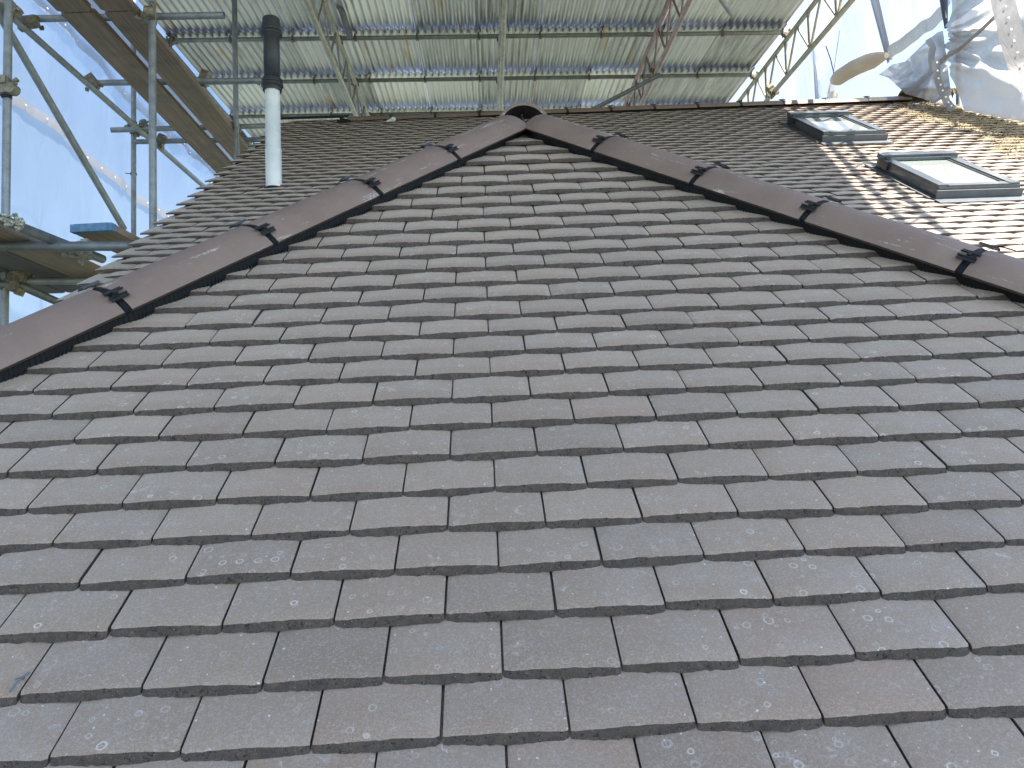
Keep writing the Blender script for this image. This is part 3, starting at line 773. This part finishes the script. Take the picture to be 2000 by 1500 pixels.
for i, gpos in enumerate(PUR[7:]):
    coupler(TP(X0 + .03, gpos, HP - .03), tG, troof, 0, random.uniform(0, 6)); coupler(TP(3.36, gpos, HP - .03), tG, troof, 0, 2.2)
    coupler(TP(-1.48, gpos - .03, 4.15), tG, troof, 0, 1.5, .8); coupler(TP(.235, gpos, 4.15), tG, troof, 0, 4.4, .8)
for gpos in (8.2, 9.4): coupler(TP(1.885, gpos, 3.74), tG, troof, 0, .5, .8)
coupler(TP(3.36, 8.75, 3.74), tG, troof, 0, 1, 1.2)

# ------------------------------------------------------------------ scaffold on the left
scaf = thing('tube_scaffold', 'galvanised tube scaffold standing to the left of the tiled roofs', 'scaffold', W(12, 1500, 4.9) * 1.0)
RAD = .02415
def vert(px, py, z, top, bot, name='standard', mat=M_tube, label=None):
    p = W(px, py, z); return tubep(name, Vector((p.x, p.y, bot)), Vector((p.x, p.y, top)), mat, scaf, RAD, label)
vert(14, 200, 4.75, 9.6, 0, label='standard at the far left'); vert(298, 200, 5.3, 9.6, 0, label='standard nearest the roof verge'); vert(261, 300, 7.6, 9.6, 0); vert(460, 150, 7.3, 9.8, 0); vert(412, 310, 11.2, 9, 0, mat=M_tube)
vert(640, 150, 12.2, 9, 3)
def Y2(px, py, z, y0, y1, dz0=0):   # line along world Y through a pixel at depth z
    p = W(px, py, z); return Vector((p.x, y0, p.z)), Vector((p.x, y1, p.z + dz0))
# ledgers along the walkway
a, b = W(-60, -30, 4.7), W(395, 362, 8.7); 
tubep('ledger', W(20, 30, 5.35) + (W(20, 30, 5.35) - b) * .9, b + (b - W(20, 30, 5.35)) * .1, M_tube, scaf, RAD, 'outer ledger under the walkway')
p0, p1 = W(252, 2, 5.25), W(478, 292, 8.0); tubep('ledger', p0 + (p0 - p1) * 1.2, p1, M_tube, scaf, RAD, 'inner ledger beside the walkway boards')
for (x0, y0, x1, y1, z0, z1, mt_) in [(48, 37, 438, 30, 5.55, 5.55, M_tube), (188, 162, 512, 157, 6.45, 6.5, M_tube), (217, 254, 520, 246, 7.25, 7.4, M_tube), (262, 277, 540, 272, 7.6, 7.7, M_tube)]:
    tubep('transom', W(x0, y0, z0), W(x1, y1, z1), mt_, scaf)
tubep('brace', W(-30, -20, 4.7), W(242, 447, 6.1), M_tube, scaf, RAD, 'long diagonal brace leaning down to the right')
# lower lift
pL0, pL1 = W(-90, 393, 3.35), W(165, 492, 4.28)
tubep('ledger', pL0, W(200, 506, 4.5), M_tubed, scaf, RAD * 1.02, 'dirty ledger under the lower boards')
tubep('transom', W(-40, 481, 3.98), W(262, 481, 4.12), M_tubed, scaf, RAD * 1.02)
tubep('transom', W(40, 549, 4.7), W(200, 548, 4.8), M_tube, scaf); tubep('transom', W(-60, 553, 4.6), W(30, 556, 4.65), M_tubed, scaf)
tubep('brace', W(35, 556, 4.65), W(150, 606, 5.0), M_tubed, scaf)
mb = MB()
for i in range(60):
    f = random.random(); p = W(6, 427, 3.62).lerp(W(46, 443, 3.75), f) + Vector((random.gauss(0, .008), -.02, random.gauss(.0, .014))); r_ = random.uniform(.006, .014)
    mb.box(Matrix.Translation(p) @ Matrix.Rotation(random.random() * 3, 4, (1, .5, .2)), r_ * 1.4, r_, r_)
mb.build('dried_plaster', M_mud, scaf)
for (x, y, z, ax_, k, sp, s) in [(25, 20, 5.3, (0, 1, 0), 1, 1, 1.15), (48, 45, 5.5, (0, 1, 0), 0, 3, 1.15), (291, 33, 5.35, (0, 0, 1), 1, 2, 1.2), (185, 165, 6.45, (0, 1, 0), 0, 1, 1.15), (270, 255, 7.35, (0, 1, 0), 0, 3, 1.2), (278, 250, 7.3, (1, 0, 0), 0, 1, 1.1), (311, 282, 7.6, (0, 1, 0), 0, 2, 1.2),
                          (395, 158, 6.6, (0, 1, 0), 0, 2, 1.1), (460, 246, 7.3, (0, 0, 1), 1, 0, 1.1), (480, 275, 7.9, (0, 1, 0), 0, 1, 1.2), (6, 160, 4.72, (0, 0, 1), 1, 0, 1.05), (6, 176, 4.72, (0, 0, 1), 1, 3, 1.05), (160, 487, 4.2, (0, 1, 0), 1, 0, 1.2), (28, 556, 4.66, (0, 1, 0), 0, 2, 1.4), (262, 253, 7.5, (0, 0, 1), 0, 1, 1.0)]:
    coupler(W(x, y, z), ax_, scaf, k, sp, s)
for (x, y, z) in [(13, 188, 4.74), (261, 340, 7.59)]:
    mb = MB(); p = W(x, y, z); mb.tube(p + Vector((0, 0, -.01)), p + Vector((0, 0, .01)), .030, 12); mb.tube(p, p + Vector((-.07, -.02, .005)), .004, 6); mb.build('cable_tie', M_rope, scaf)

# ---- scaffold boards: things of their own
def board(p, d, length, label, side=None, w_=.225, t_=.038, mat=M_wood, end=None, group='scaffold boards'):
    d = Vector(d).normalized(); s_ = d.cross(Vector((0, 0, 1))).normalized(); u = s_.cross(d); mw = frame(Vector(p), s_, d, u)
    mb = MB(); c = .05
    pts = [(-w_ / 2 + c * .5, 0), (w_ / 2 - c * .5, 0), (w_ / 2, c * .35), (w_ / 2, length - c * .35), (w_ / 2 - c * .5, length), (-w_ / 2 + c * .5, length), (-w_ / 2, length - c * .35), (-w_ / 2, c * .35)]
    n = 8; vs = [Vector((x, y, -t_ / 2)) for x, y in pts] + [Vector((x, y, t_ / 2)) for x, y in pts]
    mb.add(vs, [tuple(reversed(range(n))), tuple(range(n, 2 * n))] + [(i, (i + 1) % n, n + (i + 1) % n, n + i) for i in range(n)])
    t = bpy.data.objects.new('scaffold_board', mb.mesh('scaffold_board', mat)); link(t, None, mw)
    tag(t, label, 'scaffold board', group)
    if end:
        e = MB(); e.box(Matrix.Translation((0, -.002, 0)), w_ - c * .9, .006, t_ + .004); e.box(Matrix.Translation((0, .02, 0)), w_ + .003, .045, t_ + .003)
        e.build('painted_end', end, t, mw, local=True)
    return t
HB = 3.07
def bx(px_at0):      # world X of a walkway edge given as pixel x at the top of the photograph
    return None
YB = Vector((0, 1, 0))
def rowpos(px, py, z): return W(px, py, z)
# walkway: two lines of boards, each line two lengths
e1a, e1b = W(107, 0, 5.36), W(427, 335, 8.62); e2a, e2b = W(172, 0, 5.36), W(452, 315, 8.30)
def bline(xa, xb, z, y0, y1): return Vector(((xa + xb) / 2, y0, z))
dirv = Vector((0, 1, 0))
zb = 5 + HB
xA = [(-2.775, -2.55), (-2.485, -2.26)]
board((sum(xA[0]) / 2, 1.2, zb), dirv, 3.9, 'long timber board of the high walkway, outer line, nearest the camera')
board((sum(xA[0]) / 2, 5.12, zb + .002), dirv, 3.9, 'timber board of the high walkway, outer line, running down behind the tiles')
board((sum(xA[1]) / 2, 1.2, zb), dirv, 3.9, 'long timber board of the high walkway, inner line, nearest the camera')
board((sum(xA[1]) / 2, 5.12, zb + .002), dirv, 3.9, 'timber board of the high walkway, inner line, running down behind the tiles')
zl = 5 + 1.20
for i, (x, lab) in enumerate([(-2.42, 'lower platform board nearest the roof verge'), (-2.66, 'middle dark board of the lower platform'), (-2.90, 'outermost dark board of the lower platform')]):
    board((x, 2.4, zl), dirv, 2.85 - .0 * i, lab, mat=M_wood2 if i else M_wood)
bb = W(178, 444, 4.2)
board((bb.x, bb.y, bb.z), Vector((.06, 1, .0)), 1.1, 'short timber board with a blue painted end laid above the lower platform', end=M_blue)

# ------------------------------------------------------------------ sheeting
def cloth(name, mat, fn, nu, nv, label, cat, parent=None, thick=0, mw=None):
    mb = MB(); vs = [fn(i / nu, j / nv) for j in range(nv + 1) for i in range(nu + 1)]; n = nu + 1
    mb.add(vs, [(j * n + i, j * n + i + 1, (j + 1) * n + i + 1, (j + 1) * n + i) for j in range(nv) for i in range(nu)], 0, True)
    o = mb.build(name, mat, parent); 
    if label: tag(o, label, cat)
    return o
def wave(y, z, s=0): return .06 * abs(noise.noise(Vector((y * .9 + z * .35 + s, z * .12, 2.7)))) + .07 * noise.noise(Vector((y * .55 + s, z * .5, 1.3))) + .035 * noise.noise(Vector((y * 2.2 + z * .8, z * .5, 4 + s))) + .012 * noise.noise(Vector((y * 7 + z * 2.5, z * 1.2, 9 + s)))
XL = -4.45
def leftwall(u, v):
    y = 1.0 + 14.5 * u; z = 5 - 1.5 + (7.6) * v; return Vector((XL + wave(y, z) * 1.6 + (.9 if v > .8 else 0) * (v - .8) * 3, y, z))
lw = cloth('scaffold_sheeting', M_film, leftwall, 110, 60, 'pale blue translucent sheeting wall behind the left scaffold', 'sheeting')
def bandmesh(fn, n, w_, name, mat, parent, eye=True, k=.1):
    mb = MB(); vs = []
    for i in range(n + 1):
        p, up = fn(i / n); vs += [p - up * w_ / 2, p + up * w_ / 2]
    mb.add(vs, [(2 * i, 2 * i + 1, 2 * i + 3, 2 * i + 2) for i in range(n)], 0, True); o = mb.build(name, mat, parent)
    if eye:
        e = MB(); 
        for i in range(1, n, 3):
            p, up = fn(i / n); d_ = (fn(min(1, (i + 1) / n))[0] - p).normalized(); nr = d_.cross(up).normalized(); 
            if nr.dot(EYE - p) < 0: nr = -nr
            c = [p + nr * .012 + (d_ * math.cos(a) + up * math.sin(a)) * .008 for a in [q * math.pi / 4 for q in range(8)]]
            e.add(c + [q + nr * .006 for q in c], [tuple(range(8)), tuple(range(8, 16))] + [(q, (q + 1) % 8, 8 + (q + 1) % 8, 8 + q) for q in range(8)])
        e.build('eyelets', M_eye, o)['kind'] = 'stuff'
    return o
for hz in (4.72, 3.50, 2.30):
    def fn(f, hz=hz):
        y = 1.2 + 14 * f; z = 5 + hz + .05 * noise.noise(Vector((y * .9, hz, 0))) + .02 * noise.noise(Vector((y * 3, hz, 2)))
        return Vector((XL + wave(y, z) * 1.6 + .03, y, z)), Vector((0, 0, 1))
    bandmesh(fn, 130, .11, 'reinforcing_band', M_band, lw)
# gathered top hem beside the iron roof
def fn(f):
    y = 2 + 10.5 * f; return Vector((-3.62 + .03 * noise.noise(Vector((y * 2, 0, 0))), y, 5 + 4.42 + .03 * noise.noise(Vector((y * 3, 5, 0))))), Vector((.35, 0, .94))
hem = bandmesh(fn, 60, .20, 'sheeting_hem', M_filmw, lw, False)

# right wall sheeting
XR = 4.5
def rb(y):                # lower edge height above the eye
    if y > 10.1: return 1.4
    pts = [(5.5, 4.3), (7.6, 4.0), (8.75, 4.16), (10.1, 4.56), (10.15, 1.4)]
    for (a, b), (c, d) in zip(pts[:-1], pts[1:]):
        if a <= y <= c: return b + (d - b) * (y - a) / (c - a)
    return 4.4
ys_r = [6.2 + 3.9 * i / 45 for i in range(46)] + [10.13 + 4.5 * i / 40 for i in range(41)]
mb = MB(); vs = []; nv = 24
for y in ys_r:
    lo = rb(y) if y <= 10.1 else 1.4; hi_ = 6.4
    for j in range(nv + 1):
        z = 5 + lo + (hi_ - lo) * j / nv; vs.append(Vector((XR + wave(y, z, 7) * 1.8, y, z)))
mb.add(vs, [(i * (nv + 1) + j, i * (nv + 1) + j + 1, (i + 1) * (nv + 1) + j + 1, (i + 1) * (nv + 1) + j) for i in range(len(ys_r) - 1) for j in range(nv)], 0, True)
rw = mb.build('scaffold_sheeting', M_filmw); tag(rw, 'white translucent sheeting hanging above the torn gap behind the right girder', 'sheeting')
def fn(f):
    p = W(1735 + 112 * f, 106 - 84 * f, (8.75 - 1.1 * f) * .95); p.z += .03 * noise.noise(Vector((f * 6, 0, 3))); return p, Vector((0, .25, .97))
bandmesh(fn, 24, .15, 'reinforcing_band', M_bandw, rw)
# rolled up sheet, strap
mb = MB(); n = 20; segs = 26; vs = []
A, B = W(1628, 158, 9.2), W(1732, 108, 8.1)
d = (B - A).normalized(); u = d.orthogonal().normalized(); q = d.cross(u)
for i in range(segs + 1):
    f = i / segs; c = A.lerp(B, f) + Vector((0, 0, .03 * math.sin(f * math.pi))); r0 = .085 * (min(1, .35 + f * 6) * min(1, .15 + (1 - f) * 3.2)) ** .6
    for j in range(n):
        a = 2 * math.pi * j / n; rr = r0 * (1 + .10 * noise.noise(Vector((math.cos(a) * 1.5, math.sin(a) * 1.5, f * 6)))); vs.append(c + (u * math.cos(a) + q * math.sin(a)) * rr)
mb.add(vs, [(i * n + j, i * n + (j + 1) % n, (i + 1) * n + (j + 1) % n, (i + 1) * n + j) for i in range(segs) for j in range(n)], 0, True)
mb.add([A, A], []); 
tag(mb.build('rolled_sheeting', M_roll), 'cream rolled up bundle of sheeting hanging above the patch of blue sky', 'rolled sheeting')
def strap(u_, v_):
    a = W(1622, 160, 10.15).lerp(W(1613, 204, 10.2), v_); b = W(1634, 160, 10.15).lerp(W(1635, 204, 10.2), v_); p = a.lerp(b, u_); p.y += .03 * math.sin(u_ * 9 + v_ * 4); return p
cloth('sheeting_strap', M_roll, strap, 10, 12, 'cream strip of sheeting dropping from the rolled bundle to the ridge', 'strap')
mb = MB(); mb.path([W(1613, 90, 9.6), W(1622, 115, 9.8), W(1628, 140, 10), W(1626, 160, 10.1)], .006); mb.path([W(1640, 60, 9.8), W(1628, 140, 10)], .003)
tag(mb.build('tie_rope', M_rope), 'thin dark rope tying the rolled sheeting up to the right girder', 'rope')
# fold of the hanging sheet
def fold(u_, v_):
    a = W(1702, -20, 8.7).lerp(W(1738, 118, 8.6), v_); w0 = .09 * (1 - v_) ** .7 + .012; return a + Vector((.0, 0, 0)) + Vector((w0 * (u_ - .3), .05 * math.sin(u_ * 9), .02 * math.sin(u_ * 14 + v_ * 3)))
cloth('sheeting_fold', M_filmw, fold, 14, 16, 'narrow gathered tail of white netting above the rolled bundle', 'netting')

# debris net at the right
def bil(c, u_, v_): return (c[0].lerp(c[1], u_)).lerp(c[3].lerp(c[2], u_), v_)
C1 = [W(1846, -80, 7.15), W(2330, -150, 5.0), W(2330, 300, 5.0), W(1872, 213, 7.0)]
ties = [W(1845, 62, 7.1), W(1832, 117, 7.05)]
nrm1 = (C1[1] - C1[0]).cross(C1[3] - C1[0]).normalized()
if nrm1.dot(EYE - C1[0]) < 0: nrm1 = -nrm1
def netfn(u_, v_):
    vv = v_; p = bil(C1, u_, vv); dz = 0
    # folds radiate from the tie points
    px_, py_, _ = w2p(p)
    for k, (tx, ty) in enumerate(((1846, 62), (1836, 118))):
        dx, dy = px_ - tx, py_ - ty; a = math.atan2(dy, dx); r0 = math.hypot(dx, dy)
        fall = math.exp(-r0 / 130.0) * min(1, r0 / 12)
        dz += fall * (.09 * math.sin(a * 7 + k * 2 + noise.noise(Vector((a * 2, k, r0 / 90))) * 3) + .05 * math.sin(a * 15 + k))
    dz += .10 * noise.noise(Vector((px_ / 110, py_ / 120, 3))) + .035 * noise.noise(Vector((px_ / 32 + py_ / 60, py_ / 45, 8)))
    e = min(1, u_ * 12); dz *= (.25 + .75 * e)
    pull = .0
    if u_ < .06: pull = (.06 - u_) * .9 * math.cos((py_ - 90) / 46.0)
    return p + nrm1 * dz + Vector((-pull, 0, 0))
net = cloth('debris_net', M_net, netfn, 150, 90, 'white woven debris net bulging over the right end of the main roof', 'netting')
mb = MB(); mb.tube(W(1842, -60, 7.2), W(1848, 34, 7.2), .045, 10, r2=.008)
def pxfn(pts, off=.05, zz=None):
    def fn(f):
        k = min(len(pts) - 2, int(f * (len(pts) - 1))); t = f * (len(pts) - 1) - k
        x = pts[k][0] + (pts[k + 1][0] - pts[k][0]) * t; y = pts[k][1] + (pts[k + 1][1] - pts[k][1]) * t; z = pts[k][2] + (pts[k + 1][2] - pts[k][2]) * t
        x2, y2 = pts[k + 1][0] - pts[k][0], pts[k + 1][1] - pts[k][1]; l_ = math.hypot(x2, y2)
        p = W(x, y, z); q_ = (W(x - y2 / l_ * 10, y + x2 / l_ * 10, z) - p).normalized(); return p, q_
    return fn
bandmesh(pxfn([(1955, -15, 6.05), (1966, 30, 6.0), (1976, 75, 5.95), (1990, 120, 5.9), (2015, 170, 5.8)]), 24, .19, 'reinforcing_band', M_bandw, net)
bandmesh(pxfn([(1828, 118, 6.85), (1830, 150, 6.85), (1838, 175, 6.85), (1850, 200, 6.8), (1862, 214, 6.75)]), 24, .07, 'reinforcing_band', M_bandw, net)
for pts in ([(1985, -20, 6.1), (1955, 22, 6.3), (1915, 60, 6.55), (1875, 95, 6.75), (1838, 118, 6.85)],):
    mb = MB(); mb.path([W(*p) for p in pts], .014, 8); mb.build('net_rope_fold', M_net, net)
# standard behind the net and loose flap
t2 = thing('right_scaffold', 'grey tube scaffold half hidden behind the white net', 'scaffold', W(1870, 400, 7.4))
for a_, b_ in ((W(1872, -100, 7.5), W(1872, 240, 7.5)), (W(1776, 182, 7.3), W(1990, -30, 7.0)),):
    mb = MB(); mb.tube(a_, b_, .024, 12); mb.build('tube', M_tube, t2)
mb = MB(); mb.tube(W(1842, -20, 7.3), W(1848, 55, 7.3), .042, 10, r2=.015); mb.build('twisted_tie', simple('dark_grey_webbing', (.06, .065, .08), .8), t2)
tri = [(1716, 146), (1742, 126), (1768, 120), (1790, 98), (1812, 78), (1832, 62), (1842, 60)]
tri2 = [(1716, 146), (1735, 152), (1750, 166), (1770, 184), (1800, 192), (1830, 204), (1862, 214)]
def flap(u_, v_):
    k = min(5, int(u_ * 6)); t = u_ * 6 - k
    a = (tri[k][0] + (tri[k + 1][0] - tri[k][0]) * t, tri[k][1] + (tri[k + 1][1] - tri[k][1]) * t); b = (tri2[k][0] + (tri2[k + 1][0] - tri2[k][0]) * t, tri2[k][1] + (tri2[k + 1][1] - tri2[k][1]) * t)
    x, y = a[0] + (b[0] - a[0]) * v_, a[1] + (b[1] - a[1]) * v_
    z = 7.4 - .35 * u_ + .16 * noise.noise(Vector((x / 38, y / 30, 1))) + .05 * noise.noise(Vector((x / 12 + y / 15, y / 14, 4))) - .12 * math.exp(-((x - 1776 - (182 - y) * 1.0) / 9) ** 2)
    return W(x, y, z)
fl = cloth('net_flap', M_net, flap, 60, 40, 'loose pointed flap of white net blowing across the blue gap', 'netting')
bandmesh(pxfn([(1812, 76, 7.0), (1822, 92, 7.0), (1818, 115, 6.98), (1824, 140, 6.95)]), 12, .06, 'reinforcing_band', M_bandw, fl, False)

# ------------------------------------------------------------------ small things
mb = MB(); a = FS.P(*FS.hit(28, 1366), .016); b = FS.P(*FS.hit(48, 1342), .018); c = FS.P(*FS.hit(66, 1328), .017)
mb.path([a, b, c], .0016, 6); mb.box(Matrix.Translation(b), .010, .007, .002)
m = simple('blue_wire', (.13, .15, .16), .35, .4)
tag(mb.build('wire_offcut', m), 'thin blue grey wire offcut lying over a tile joint at lower left', 'wire')
mb = MB(); p = W(768, 233, 6.95)
lathe(mb, p + Vector((0, 0, -.02)), [(.003, 0), (.02, .008), (.026, .02), (.018, .034), (0, .04)], 10)
mb.tube(p + Vector((-.06, 0, -.018)), p + Vector((0, 0, 0)), .006, 6, r2=.02)
tag(mb.build('plastic_scrap', M_white), 'small white scrap lying on the main ridge left of the hip point', 'scrap')
